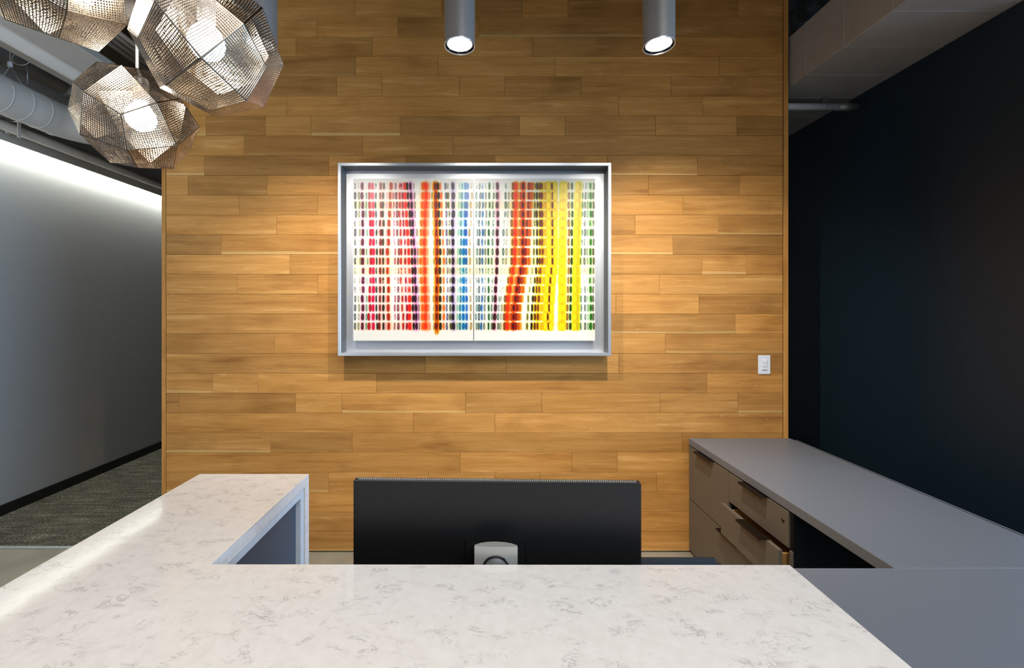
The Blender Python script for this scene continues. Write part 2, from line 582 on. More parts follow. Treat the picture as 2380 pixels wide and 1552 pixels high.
# round spiral duct with its elbow turning right
sd = empty('spiral_duct', (-3.2, 3.0, 2.99), label='large pale grey spiral duct bending right at the upper left', cat='duct')
path = [(0, y, 0) for y in (-2.4, -0.6, 0.1)]
Rb = 0.30
for k in range(1, 13):
    a = PI / 2 * k / 12
    path.append((Rb * (1 - math.cos(a)), 0.1 + Rb * math.sin(a), 0))
path.append((1.9, 0.1 + Rb, 0))
tubeo('duct_body', path, 0.122, M['duct'], sd, 40)
for y in [-1.1 + 0.125 * k for k in range(11)]:
    bm = torus_bm(0.1225, 0.0022, 48, 6)
    bmesh.ops.rotate(bm, verts=bm.verts, cent=(0, 0, 0), matrix=Matrix.Rotation(PI / 2 + 0.08, 3, 'X'))
    bm_obj('seam', bm, M['duct'], sd, (0, y, 0), smooth=True)
# cable hanger: wire, gripper, V wires and the spare loop
hy = -0.12
ch = empty('cable_hanger', (-3.2, 2.86, 3.112), label='thin wire hanger with white gripper and spare wire loop above the spiral duct', cat='hanger')
gz = 0.125
tubeo('wire', [(0, 0, gz), (0, 0, 0.838)], 0.0018, M['wire'], ch, 6)
boxo('gripper', (-0.012, -0.008, gz - 0.035), (0.012, 0.008, gz), M['white'], ch, 0.002, label='small white cable gripper')
tubeo('wire', [(-0.004, 0, gz - 0.035), (-0.07, 0, -0.005), (-0.122, 0, -0.12)], 0.0015, M['wire'], ch, 6)
tubeo('wire', [(0.004, 0, gz - 0.035), (0.07, 0, -0.012), (0.122, 0, -0.12)], 0.0015, M['wire'], ch, 6)
loop = [(0.075 + 0.062 * math.cos(t) , 0.0, gz + 0.02 + 0.042 * math.sin(t)) for t in np.linspace(PI, 3.2 * PI, 30)]
tubeo('spare_loop', [(0.006, 0, gz)] + loop, 0.0013, M['wire'], ch, 6)
tubeo('threaded_rod', [(0.063, 0.05, 0.0), (0.063, 0.05, gz + 0.03)], 0.004, M['steel'], ch, 8)

# pipe and light valance along the top of the left wall
wp = empty('wall_pipe', (-3.5, 3.0, 2.911), label='grey pipe running above the light valance of the left wall', cat='pipe')
tubeo('pipe', [(0, -2.4, 0), (0, 4.8, 0)], 0.036, M['pipe'], wp, 20)
va = empty('light_valance', (-3.6, 3.0, 2.83), label='long grey valance hiding the bright light strip of the left wall', cat='light')
boxo('valance', (0.004, -2.4, 0.002), (0.024, 4.8, 0.078), M['pipe'], va, 0.002)
boxo('valance_top', (-0.098, -2.4, 0.078), (0.024, 4.8, 0.09), M['pipe'], va, 0.002)
boxo('led_strip', (-0.075, -2.3, 0.060), (-0.045, 4.75, 0.072), M['led'], va, 0.001, label='bright white light strip')
bk = empty('pipe_clamp', (-3.5, 3.15, 2.945), label='small grey strut clamp holding the wall pipe under the spiral duct', cat='clamp')
boxo('strut', (-0.075, -0.02, 0.045), (0.075, 0.02, 0.062), M['duct'], bk)
boxo('strap', (0.040, -0.012, -0.10), (0.046, 0.012, 0.045), M['duct'], bk)
boxo('strap', (-0.046, -0.012, -0.07), (-0.040, 0.012, 0.045), M['duct'], bk)
tubeo('bolt', [(-0.07, 0, 0.02), (0.07, 0, 0.02)], 0.006, M['duct'], bk, 8)

# ------------------------------------------------------------------ ceiling cylinder lamps
def cylinder_lamp(x, label, aim=0.0, power=92):
    y, z0 = 1.75, 2.654
    t = empty('cylinder_lamp', (x, y, z0), label=label, cat='lamp', group='silver cylinder lamps in front of the oak wall')
    R = 0.0628
    latheo('housing', [(R - 0.002, 0.0), (R, 0.0), (R, 1.296), (0, 1.296)], M['cyl'], t, 48)
    latheo('rim', [(R - 0.002, 0.012), (R - 0.003, 0.0), (R, -0.001), (R + 0.0004, 0.0), (R + 0.0004, 0.003)], M['alu'], t, 48, label='thin bright rim')
    latheo('black_ring', [(R - 0.0025, 0.002), (R - 0.004, 0.012), (0.052, 0.014), (0.050, 0.006)], M['mon_d'], t, 48, label='black recessed ring with four clips')
    latheo('lens', [(0.0515, 0.007), (0.048, 0.009), (0.03, 0.018), (0.0, 0.026)], M['lens'], t, 48, label='lit frosted lens')
    for k in range(8):
        a = 2 * PI * k / 8 + 0.2
        bm = bmesh.new()
        add_box(bm, (0.050, -0.0007, 0.003), (0.061, 0.0007, 0.006), 0, 1, Matrix.Rotation(a, 4, 'Z'))
        bm_obj('clip', bm, M['steel'], t)
    l = bpy.data.lights.new('lamp_beam', 'SPOT')
    l.energy = power
    l.color = (1.0, 0.94, 0.85)
    l.spot_size = math.radians(112)
    l.spot_blend = 1.0
    l.shadow_soft_size = 0.025
    o = bpy.data.objects.new('lamp_beam', l)
    C.objects.link(o)
    o.parent = t
    o.location = (0, 0.01, -0.012)
    o.rotation_euler = Vector((aim, 1.0, -1.75)).to_track_quat('-Z', 'Y').to_euler()


cylinder_lamp(X(1068.5, 1.75), 'middle silver cylinder lamp, straight above the framed print')
cylinder_lamp(X(1531, 1.75), 'right silver cylinder lamp, above the bare oak right of the print', 0.55, 122)
cylinder_lamp(X(606, 1.75), 'left silver cylinder lamp, mostly hidden behind the largest pendant')

# ------------------------------------------------------------------ faceted pendants (24 etched kite panels each)
RP = 0.16
s2 = math.sqrt(0.5)
c7 = (2 * math.sqrt(2) + 1) / 7
KF, KE1, KC, KE2 = [np.array(v) * RP for v in ((1, 0, 0), (s2, s2, 0), (c7, c7, c7), (s2, 0, s2))]


def kite_mesh(N=21):
    nrm = np.cross(KE1 - KF, KE2 - KF)
    nrm = nrm / np.linalg.norm(nrm)
    if nrm @ KF < 0:
        nrm = -nrm
    th = 0.0005

    def P(u, v, k):
        uu = u - 0.034 * math.sin(2 * PI * u) * math.sin(PI * v)
        vv = v - 0.034 * math.sin(2 * PI * v) * math.sin(PI * u)
        p = (1 - uu) * (1 - vv) * KF + uu * (1 - vv) * KE1 + uu * vv * KC + (1 - uu) * vv * KE2
        return p - nrm * th * k
    m = 0.018
    g = [0.0] + [m + (1 - 2 * m) * i / N for i in range(N + 1)] + [1.0]
    verts, faces = [], []
    G = {}
    for k in (0, 1):
        for j in range(N + 3):
            for i in range(N + 3):
                G[k, i, j] = len(verts)
                verts.append(P(g[i], g[j], k))
    for k in (0, 1):
        for j in range(N + 2):
            for i in range(N + 2):
                q = [G[k, i, j], G[k, i + 1, j], G[k, i + 1, j + 1], G[k, i, j + 1]]
                if i in (0, N + 1) or j in (0, N + 1):
                    faces.append(q if k == 0 else q[::-1])
    for j in range(1, N + 1):
        for i in range(1, N + 1):
            u0, u1, v0, v1 = g[i], g[i + 1], g[j], g[j + 1]
            e = 0.17
            du, dv = (u1 - u0) * e, (v1 - v0) * e
            hs = []
            for k in (0, 1):
                b = len(verts)
                for (uu, vv) in ((u0 + du, v0 + dv), (u1 - du, v0 + dv), (u1 - du, v1 - dv), (u0 + du, v1 - dv)):
                    verts.append(P(uu, vv, k))
                o = [G[k, i, j], G[k, i + 1, j], G[k, i + 1, j + 1], G[k, i, j + 1]]
                hs.append([b, b + 1, b + 2, b + 3])
                for a in range(4):
                    q = [o[a], o[(a + 1) % 4], b + (a + 1) % 4, b + a]
                    faces.append(q if k == 0 else q[::-1])
            for a in range(4):
                faces.append([hs[0][a], hs[0][(a + 1) % 4], hs[1][(a + 1) % 4], hs[1][a]])
    me = bpy.data.meshes.new('shade_panel')
    me.from_pydata([tuple(v) for v in verts], [], faces)
    me.materials.append(M['etched'])
    return me


KITE = kite_mesh()
ROTS = []
import itertools
for perm in itertools.permutations(range(3)):
    for sg in itertools.product((1, -1), repeat=3):
        A = np.zeros((3, 3))
        for i in range(3):
            A[i, perm[i]] = sg[i]
        if np.linalg.det(A) > 0:
            ROTS.append(A)


def rotvec(wv):
    wv = Vector(wv)
    return Matrix.Rotation(wv.length, 4, wv.normalized())


def pendant(wv, c, label, bulb_at=(0, 0, 0)):
    t = empty('pendant_lamp', c, label=label, cat='pendant lamp', group='cluster of faceted perforated metal pendants')
    Rm = rotvec(wv)
    for A in ROTS:
        o = link('shade_panel', KITE, None, t)
        o.matrix_local = Rm @ Matrix([list(A[0]) + [0], list(A[1]) + [0], list(A[2]) + [0], [0, 0, 0, 1]])
    latheo('bulb', [(0.0, -0.040), (0.015, -0.037), (0.028, -0.029), (0.037, -0.015), (0.040, 0.0), (0.037, 0.015), (0.029, 0.029), (0.018, 0.042), (0.014, 0.052)], M['bulb'], t, 32, bulb_at, label='glowing round bulb')
    latheo('lamp_socket', [(0.0, 0.048), (0.018, 0.048), (0.020, 0.052), (0.020, 0.112), (0.014, 0.122), (0.0, 0.122)], M['alu'], t, 24, bulb_at)
    tubeo('cord', [(bulb_at[0], bulb_at[1], 0.12 + bulb_at[2]), (0, 0, 0.155), (0, 0, 3.95 - c[2])], 0.0042, M['wire'], t, 10, label='pale braided cord')


pendant((3.13528341, -2.61862161, -0.22057102), (-0.6689001, 1.03245539, 0.63652801 + H), 'largest faceted perforated pendant, in front of the oak wall', (-0.010, 0, 0.012))
pendant((-2.28941823, 1.06190666, -1.26934991), (-1.0666821, 1.29992684, 0.58674431 + H), 'lowest faceted perforated pendant, left of the oak wall edge', (0.012, 0, 0.001))
pendant((-2.361, -0.205, 0.872), (-1.006, 0.994, 0.790 + H), 'faceted perforated pendant cut off by the top left of the photo')

# ------------------------------------------------------------------ framed print
fr = empty('framed_print', (-0.075, D, 1.286), label='wide abstract colour-dash print in a deep aluminium frame on the oak wall', cat='picture')
fx, fz = -0.075, 1.286
x0, x1 = X(785, 2.65) - fx, X(1420.7, 2.65) - fx
z0, z1 = 0.0, Z(378, 2.65) - fz
W = 0.0185
yf, yb = 2.65 - D, -0.001
# mitred rails: outer front face plus side walls
boxo('frame_rail', (x0, yf, z1 - W), (x1, yb, z1), M['alu'], fr, 0.001, label='top frame rail')
boxo('frame_rail', (x0, yf, z0), (x1, yb, z0 + W), M['alu'], fr, 0.001, label='bottom frame rail')
boxo('frame_rail', (x0, yf, z0 + W), (x0 + W, yb, z1 - W), M['alu'], fr, 0.001, label='left frame rail')
boxo('frame_rail', (x1 - W, yf, z0 + W), (x1, yb, z1 - W), M['alu'], fr, 0.001, label='right frame rail')
boxo('inner_liner', (x0 + W, yf + 0.006, z1 - W - 0.002), (x1 - W, yb - 0.02, z1 - W), M['frame_in'], fr, 0)
boxo('inner_liner', (x0 + W, yf + 0.006, z0 + W), (x0 + W + 0.002, yb - 0.02, z1 - W), M['frame_in'], fr, 0)
boxo('inner_liner', (x1 - W - 0.002, yf + 0.006, z0 + W), (x1 - W, yb - 0.02, z1 - W), M['frame_in'], fr, 0)
boxo('back_sheet', (x0 + W, 2.745 - D, z0 + W), (x1 - W, -0.003, z1 - W), M['alu_back'], fr, 0)

# --- the print: ink laid down on a fine vertex grid, in pixels of the photo 821..1383 x 415..791
SS = 1.0
pw, ph = 563, 377
yy, xx = np.mgrid[0:ph, 0:pw].astype(np.float64)
gx = 821 + xx * 562 / (pw - 1)
gy = 415 + yy * 376 / (ph - 1)
img = np.ones((ph, pw, 3)) * np.array([238, 235, 225]) / 255.0
rowy = [432.5, 454.8, 476.5, 497.3, 518.5, 540.3, 562.5, 584.8, 606.5, 629, 651.3, 672.5, 694, 715, 735.8, 757.5]
rng = np.random.default_rng(11)


def n2(shape, cell, seed):
    r = np.random.default_rng(seed)
    hh, ww = shape
    a = r.random((int(hh / cell) + 3, int(ww / cell) + 3))
    y = np.linspace(0, a.shape[0] - 2.001, hh); x = np.linspace(0, a.shape[1] - 2.001, ww)
    yi = y.astype(int); xi = x.astype(int); fy = (y - yi)[:, None]; fx_ = (x - xi)[None]
    return (a[yi][:, xi] * (1 - fy) * (1 - fx_) + a[yi + 1][:, xi] * fy * (1 - fx_) + a[yi][:, xi + 1] * (1 - fy) * fx_ + a[yi + 1][:, xi + 1] * fy * fx_)


blotch = n2((ph, pw), 2.2, 3)
wob = n2((ph, pw), 6, 4) - 0.5


def ink(mask, col):
    c = np.array(col) / 255.0
    global img
    img = img * (1 - mask[..., None] * (1 - c))


def paint(mask, col):
    c = np.array(col) / 255.0
    global img
    img = img * (1 - mask[..., None]) + c * mask[..., None]


for ri, a in ((2, .9), (7, .5), (8, 1.0), (9, .9), (15, .6), (1, .15)):
    m = np.clip((10.2 - np.abs(gy - rowy[ri])) / 1.5, 0, 1) * a
    ink(m * (0.7 + 0.5 * n2((ph, pw), 30, ri)), (254, 245, 218))
RS = [.5, 1, 1, .75, .5, .92, .55, 1, .92, .38, .42, .48, .78, .85, .82, 1]
# (x in row 2, x in row 8, x in row 16, width, colour, halo colour, halo width, style, strength)
N0 = None
cols = [
    (826, 825.3, 825.8, 5, (60, 66, 82), N0, 0, 'o', .55), (834.3, 837.5, 832.8, 4.6, (140, 148, 95), N0, 0, 'o', .4),
    (841.7, 844, 843.2, 7, (112, 40, 78), (255, 200, 225), 5, 'f', .9), (851, 853.7, 851, 4, (80, 150, 110), N0, 0, 'o', .4),
    (858.6, 861.6, 858, 6.4, (196, 30, 45), (255, 210, 215), 4, 'f', .85), (866, 868, 867.6, 7, (216, 20, 75), (255, 200, 220), 5, 'f', .95),
    (873.4, 875.6, 875.3, 4.4, (52, 72, 62), N0, 0, 'f', .7), (884.6, 884, 882, 5.4, (140, 38, 36), (255, 190, 180), 5, 'f', .9),
    (890.4, 890, 891.8, 5.4, (66, 66, 36), (240, 200, 190), 3, 'f', .85), (898.5, 897, 897, 4, (225, 170, 175), N0, 0, 'f', .3),
    (907.5, 901.3, 903.5, 6.6, (192, 66, 14), (255, 165, 120), 5, 'f', .95), (914, 918.7, 917.5, 4.2, (178, 50, 84), N0, 0, 'o', .5),
    (921.3, 926, 926, 5.4, (105, 36, 58), (255, 215, 220), 4, 'o', .6), (928.4, 932, 936.8, 5.2, (200, 56, 44), (255, 205, 190), 4, 'f', .7),
    (934.6, 941.5, 945.7, 5, (168, 24, 60), (255, 200, 215), 4, 'f', .7), (941.5, 950, 952.8, 7.6, (236, 36, 22), (255, 180, 170), 5, 'f', .75),
    (948.4, 958, 961.4, 5.4, (58, 30, 24), (240, 190, 170), 3, 'f', .9), (955.2, 963.8, 967.6, 6.2, (78, 34, 68), (235, 160, 225), 6, 'c', 1),
    (963.4, 970.3, 974.3, 3.6, (140, 125, 98), N0, 0, 'o', .5), (982.5, 978, 982.8, 6.6, (240, 104, 12), (255, 190, 110), 5, 'f', .9),
    (989.6, 986.4, 989.9, 8.6, (248, 66, 20), (255, 170, 110), 7, 'c', .95), (996.7, 993, 997.3, 5.4, (250, 140, 96), (255, 215, 190), 4, 'f', .45),
    (1004.5, 1008.3, 1007.6, 3.6, (196, 190, 130), N0, 0, 'f', .4), (1012.5, 1015.4, 1015, 6.2, (150, 62, 4), (255, 190, 20), 8.5, 'C', 1),
    (1019, 1023.6, 1022.8, 6, (58, 58, 12), (255, 225, 130), 3, 'f', .95), (1026, 1031, 1030.6, 5, (242, 112, 30), (255, 215, 180), 3, 'f', .75),
    (1036, 1040, 1038.8, 4.8, (72, 66, 112), N0, 0, 'o', .7), (1042.5, 1045.7, 1046.2, 5, (112, 122, 40), N0, 0, 'f', .55),
    (1052.5, 1052.8, 1053.3, 8, (66, 56, 68), (205, 190, 235), 6, 'c', .95), (1067.6, 1064.4, 1062.8, 5, (172, 216, 190), N0, 0, 'f', .5),
    (1073.4, 1070.6, 1069.4, 5, (14, 112, 130), (200, 235, 250), 4, 'o', .7), (1081.4, 1077.6, 1077, 6.6, (8, 140, 205), (180, 235, 255), 6, 'f', .85),
    (1087, 1083.4, 1084.4, 5.4, (44, 134, 210), (215, 220, 250), 4, 'f', .6), (1096, 1091.7, 1095.4, 4.4, (170, 140, 60), N0, 0, 'o', .6),
    (1107.6, 1108.9, 1106.7, 4.8, (92, 140, 148), N0, 0, 'o', .5), (1114.7, 1114.7, 1113, 4.8, (36, 66, 84), N0, 0, 'o', .7),
    (1121.4, 1122, 1119.6, 4.4, (56, 130, 190), (200, 225, 250), 3, 'f', .6), (1129.5, 1128.2, 1126.2, 4.2, (96, 112, 98), N0, 0, 'o', .6),
    (1138.2, 1135, 1135.6, 4.6, (50, 112, 66), (210, 240, 215), 3, 'f', .65), (1147.3, 1144.7, 1143, 4.4, (64, 116, 72), N0, 0, 'o', .6),
    (1156.8, 1155.3, 1149.6, 7.2, (86, 40, 54), (235, 170, 200), 4, 'S', 1),
    (1175.7, 1169.5, 1157.4, 5.2, (62, 98, 88), N0, 0, 'o', .4), (1182.6, 1176.3, 1163.7, 4.8, (160, 160, 118), N0, 0, 'o', .35),
    (1192.3, 1188.8, 1171.9, 5.2, (112, 68, 22), (255, 210, 120), 4, 'o', .7), (1199, 1196.8, 1178, 8, (238, 54, 6), (255, 160, 30), 8, 'S', 1),
    (1209.8, 1206.2, 1186.7, 5, (190, 130, 10), (255, 205, 60), 6, 'o', .6), (1216.5, 1215.2, 1192.3, 6.4, (116, 22, 4), (255, 130, 30), 8, 'S', 1),
    (1229.4, 1221.7, 1199.3, 5.4, (124, 24, 8), (255, 150, 50), 6, 'o', .9), (1235.6, 1228, 1205.2, 5.6, (206, 92, 8), (255, 170, 30), 7, 'f', .95),
    (1242.7, 1240.7, 1225.5, 4, (122, 126, 48), (245, 240, 160), 3, 'f', .7), (1248.5, 1248.5, 1235.6, 5, (58, 56, 20), (250, 230, 150), 3, 'f', .85),
    (1255.2, 1254.5, 1242.6, 5.2, (122, 64, 18), (255, 228, 60), 6, 'f', .8), (1259.7, 1260.3, 1249.4, 5.6, (146, 84, 18), (255, 226, 20), 7, 'f', .9),
    (1266, 1267.4, 1258, 5.2, (228, 164, 20), (255, 232, 20), 8, 'o', .8), (1274.3, 1276, 1267.9, 8, (255, 226, 4), (255, 236, 20), 9, 'S', 1),
    (1282.9, 1284.8, 1274.4, 4.6, (112, 64, 16), (255, 232, 10), 8, 'f', .9), (1289.3, 1290, 1280.3, 8, (254, 224, 4), (255, 236, 20), 8, 'S', 1),
    (1305.8, 1304, 1303, 8, (255, 228, 4), (255, 238, 20), 6.5, 'S', 1), (1312.5, 1310, 1309.5, 8, (254, 222, 4), (255, 238, 20), 6.5, 'S', 1),
    (1321.8, 1322.2, 1317.5, 5, (150, 82, 34), (255, 240, 120), 3, 'o', 1), (1330.2, 1328.9, 1325, 5, (56, 84, 36), (205, 235, 120), 4, 'f', 1),
    (1341.5, 1337, 1334.5, 9, (254, 222, 4), (255, 238, 20), 7, 'S', 1), (1347.3, 1343.8, 1342.3, 6, (206, 190, 10), (250, 238, 20), 6.5, 'S', 1),
    (1354.8, 1351, 1350.4, 4, (110, 162, 120), N0, 0, 'f', .45), (1360.5, 1358, 1359.6, 4.6, (74, 92, 88), N0, 0, 'o', .55),
    (1366.3, 1364, 1366, 4.4, (140, 180, 155), N0, 0, 'o', .4), (1372.7, 1372, 1373, 5.6, (56, 132, 26), (190, 240, 170), 5, 'f', .8),
    (1379.3, 1379.3, 1379, 4.6, (66, 56, 30), N0, 0, 'o', .7),
]


def colx(cdef, r, tilt):
    a, b, c = cdef[:3]
    if r <= 7:
        return a + (b - a) * (r - 1) / 6
    t = (r - 7) / 8
    if tilt:
        t = max(0.0, (r - 8) / 7); t = 1 - (1 - t) ** 1.8
    return b + (c - b) * t


# halos first, then cores
for pas in (0, 1):
    for ci, cd in enumerate(cols):
        wdt, colr, halo, hw, st, strg = cd[3:]
        tilt = 1160 < cd[0] < 1295
        rr = np.random.default_rng(100 + ci)
        for ri, ry in enumerate(rowy):
            cx = colx(cd, ri, tilt) + rr.normal(0, 0.7)
            k = min(1.0, max(0.0, RS[ri] * (0.75 + 0.5 * rr.random()) + (strg - 0.6) * 0.9)) if RS[ri] < 1 else min(1, 0.8 + 0.2 * strg + 0.1)
            if st in 'ScC':
                k = max(k, 0.92)
            hh = (8.5 if k > 0.6 else 7.3) * rr.uniform(0.92, 1.06)
            if pas == 0:
                if halo is None:
                    continue
                dx = (gx - cx) / (hw * 0.82)
                dy = np.clip(np.abs(gy - ry) - 6.5, 0, None) / (4.6 if st in 'CSc' else 2.8)
                big = halo[2] < 90
                m = np.clip(1.45 * np.exp(-dx ** 2 - dy ** 2), 0, 1) if big else 1.0 * np.exp(-dx ** 2 / 1.6 - dy ** 2)
                if big:
                    m = np.clip((m - 0.28) * 1.9, 0, 1)
                if big and halo[0] == 255 and halo[1] > 225:
                    halo = (255, 238, 8)
                ink(m * (0.45 + 0.55 * k), halo)
            else:
                w2 = wdt / 2 * (1.04 if k > 0.6 else 0.86) * rr.uniform(0.86, 1.1)
                ex = np.abs(gx + wob * 0.8 - cx) / w2
                ey = np.abs(gy - ry) / hh
                q = (ex ** 2.2 + ey ** 3.2) ** (1 / 2.3)
                m = np.clip((1.12 - q) * 3.6, 0, 1)
                if k < 0.62 and st not in 'ScC':
                    m = m * np.clip((blotch - (0.56 - k)) * 2.6, 0, 1) * (0.5 + k)
                if st == 'o':
                    m = m * (0.55 + 0.45 * np.clip((q - 0.45) * 3.0, 0, 1))
                edge = 0.25 * np.clip((q - 0.6) * 2, 0, 1) * m
                (paint if colr[0] > 200 else ink)(np.clip(m * (0.55 + 0.5 * k), 0, 1), colr)
                ink(edge * 0.5, (120, 90, 80))
    if pas == 0:
        # running columns: purple, orange, amber, violet
        for ci, sd_, amp in ((17, 1.8, .30), (20, 4.0, .6), (23, 6.5, 1.0), (28, 2.6, .3), (44, 5.0, .5), (46, 4.0, .35), (52, 5, .6), (54, 7, 1), (55, 6, .9), (56, 7, 1), (57, 6.5, .95), (58, 6.5, .95), (61, 6.5, .95), (62, 6, .9)):
            cd = cols[ci]
            xs_ = [colx(cd, r, 1160 < cd[0] < 1295) for r in range(16)]
            cxs = np.interp(gy[:, 0], rowy, xs_)[:, None]
            env = np.clip((gy - 416) / 14, 0, 1) * np.clip(((780 if ci == 23 else 764) - gy) / 9, 0, 1)
            m = np.exp(-((gx + wob * 2 - cxs) / sd_) ** 2) * env
            hc = cd[5]
            if ci in (17, 28):
                hc = (150, 70, 150) if ci == 17 else (150, 130, 190)
            if ci == 20:
                hc = (252, 120, 50)
            if ci >= 52 or ci == 23:
                m = np.clip(m * 1.6 - 0.3, 0, 1)
            if ci >= 52:
                hc = (255, 240, 6)
            ink(m * amp, hc)
            if ci == 23:
                m = np.exp(-((np.abs(gx + wob * 3 - cxs) - 2.2) / 1.3) ** 2) * env
                ink(m * 0.75, (176, 84, 8))
img = np.clip(img, 0.0, 1.0)
lin = 0.74 * np.where(img <= 0.04045, img / 12.92, ((img + 0.055) / 1.055) ** 2.4) ** 1.15


def art_panel(c0, c1, label):
    d = 2.70
    ax0, ax1 = X(821 + c0, d) - fx, X(821 + c1 - 1, d) - fx
    az0, az1 = Z(791.5, d) - fz, Z(415, d) - fz
    n_x = c1 - c0
    ys = np.linspace(az1, az0, ph)
    xs = np.linspace(ax0, ax1, n_x)
    vx, vz = np.meshgrid(xs, ys)
    y = d - D
    co_ = np.stack([vx.ravel(), np.full(vx.size, y), vz.ravel()], 1)
    idx = np.arange(ph * n_x).reshape(ph, n_x)
    q = np.stack([idx[:-1, :-1], idx[1:, :-1], idx[1:, 1:], idx[:-1, 1:]], -1).reshape(-1, 4)
    # sides and back
    b = len(co_)
    bt = 0.012
    corner = [idx[0, 0], idx[-1, 0], idx[-1, -1], idx[0, -1]]
    extra = np.array([co_[c] + np.array([0, bt, 0]) for c in corner])
    co_ = np.concatenate([co_, extra])
    faces = q.tolist()
    left = idx[:, 0].tolist(); right = idx[:, -1].tolist(); top = idx[0, :].tolist(); bot = idx[-1, :].tolist()
    faces.append(left[::-1] + [b, b + 1])
    faces.append(bot[::-1] + [b + 1, b + 2])
    faces.append(right + [b + 2, b + 3])
    faces.append(top + [b + 3, b])
    faces.append([b, b + 3, b + 2, b + 1])
    me = bpy.data.meshes.new('art_panel')
    me.from_pydata(co_.tolist(), [], faces)
    at = me.color_attributes.new('ink', 'FLOAT_COLOR', 'POINT')
    cc = np.ones((len(co_), 4), np.float32)
    cc[:ph * n_x, :3] = lin[:, c0:c1].reshape(-1, 3)
    at.data.foreach_set('color', cc.ravel())
    o = link('art_panel', me, M['art'], fr, label=label)
    # thin white edge so the two sheets read apart
    return o


art_panel(0, 280, 'left print panel, mostly reds, oranges and blues')
art_panel(281, 563, 'right print panel, mostly greens, oranges and yellows')
for xx_ in (-0.5, 0.35):
    boxo('standoff', (xx_ - 0.15, 2.713 - D, 0.30), (xx_ + 0.15, 2.744 - D, 0.90), M['black'], fr, 0)

# ------------------------------------------------------------------ light switch
sw = empty('light_switch', (X(1775, D), D - 0.0015, Z(869, D)), label='white wall switch plate near the right edge of the oak wall', cat='switch')
boxo('plate', (-0.0395, -0.006, 0), (0.0395, 0, 0.1225), M['white'], sw, 0.002, 2)
boxo('insert', (-0.0165, -0.0085, 0.024), (0.0165, -0.005, 0.096), M['white'], sw, 0.001)
for z_ in (0.070, 0.048):
    boxo('button', (-0.014, -0.0105, z_), (0.014, -0.008, z_ + 0.017), M['white'], sw, 0.001)
    for x_ in (-0.0155, 0.0155):
        boxo('indicator', (x_ - 0.001, -0.0092, z_ + 0.004), (x_ + 0.001, -0.0084, z_ + 0.010), M['slot'], sw, 0, label='small grey mark')
boxo('slider', (-0.0165, -0.0098, 0.027), (0.0165, -0.0084, 0.030), M['slot'], sw, 0, label='thin grey bar')

# ------------------------------------------------------------------ reception counter (white quartz L with waterfall end)
CZ = 1.067
cXl, cXi, cXr = -0.880, -0.5445, 0.597
cYe, cYb, cYf = 1.306, 0.839, 0.20
rcn = empty('reception_counter', (-0.1, 0.6, 0), label='white veined quartz L-shaped reception counter in the foreground', cat='counter')
ox, oy = -0.1, 0.6


def prism(name, poly, z0, z1, mat, parent, bev=0.0015, **k):
    bm = bmesh.new()
    lo = [bm.verts.new((x - ox, y - oy, z0)) for x, y in poly]
    hi = [bm.verts.new((x - ox, y - oy, z1)) for x, y in poly]
    n = len(poly)
    bm.faces.new(lo[::-1]); bm.faces.new(hi)
    for i in range(n):
        bm.faces.new((lo[i], lo[(i + 1) % n], hi[(i + 1) % n], hi[i]))
    if bev:
        bmesh.ops.bevel(bm, geom=list(bm.edges), offset=bev, segments=2, affect='EDGES')
    return bm_obj(name, bm, mat, parent, **k)


prism('countertop', [(cXl, cYf), (cXr, cYf), (cXr, cYb), (cXi, cYb), (cXi, cYe), (cXl, cYe)], CZ - 0.030, CZ, M['quartz'], rcn, 0.0012)
prism('waterfall_end', [(cXl, cYe - 0.028), (cXi, cYe - 0.028), (cXi, cYe), (cXl, cYe)], 0.0, CZ - 0.030, M['quartz'], rcn, 0.0008)
prism('waterfall_end', [(cXr - 0.028, cYf + .02), (cXr, cYf + .02), (cXr, cYb), (cXr - 0.028, cYb)], 0.742, CZ - 0.030, M['quartz'], rcn, 0.0008)
# carcass of the side return, with a slate inset panel framed by pale rails
prism('return_carcass', [(cXl + 0.01, cYf + 0.05), (cXi - 0.016, cYf + 0.05), (cXi - 0.016, cYe - 0.032), (cXl + 0.01, cYe - 0.032)], 0.0, CZ - 0.033, M['recess'], rcn, 0)
prism('pale_rail', [(cXi - 0.016, cYb - 0.2), (cXi - 0.001, cYb - 0.2), (cXi - 0.001, cYe - 0.034), (cXi - 0.016, cYe - 0.034)], 1.016, CZ - 0.031, M['rail'], rcn, 0.0005)
prism('pale_rail', [(cXi - 0.016, 1.25), (cXi - 0.001, 1.25), (cXi - 0.001, cYe - 0.034), (cXi - 0.016, cYe - 0.034)], 0.0, 1.016, M['rail'], rcn, 0.0005)
prism('front_panel', [(cXi - 0.01, cYf + 0.12), (cXr - 0.03, cYf + 0.12), (cXr - 0.03, cYf + 0.16), (cXi - 0.01, cYf + 0.16)], 0.0, CZ - 0.031, M['rail'], rcn, 0)

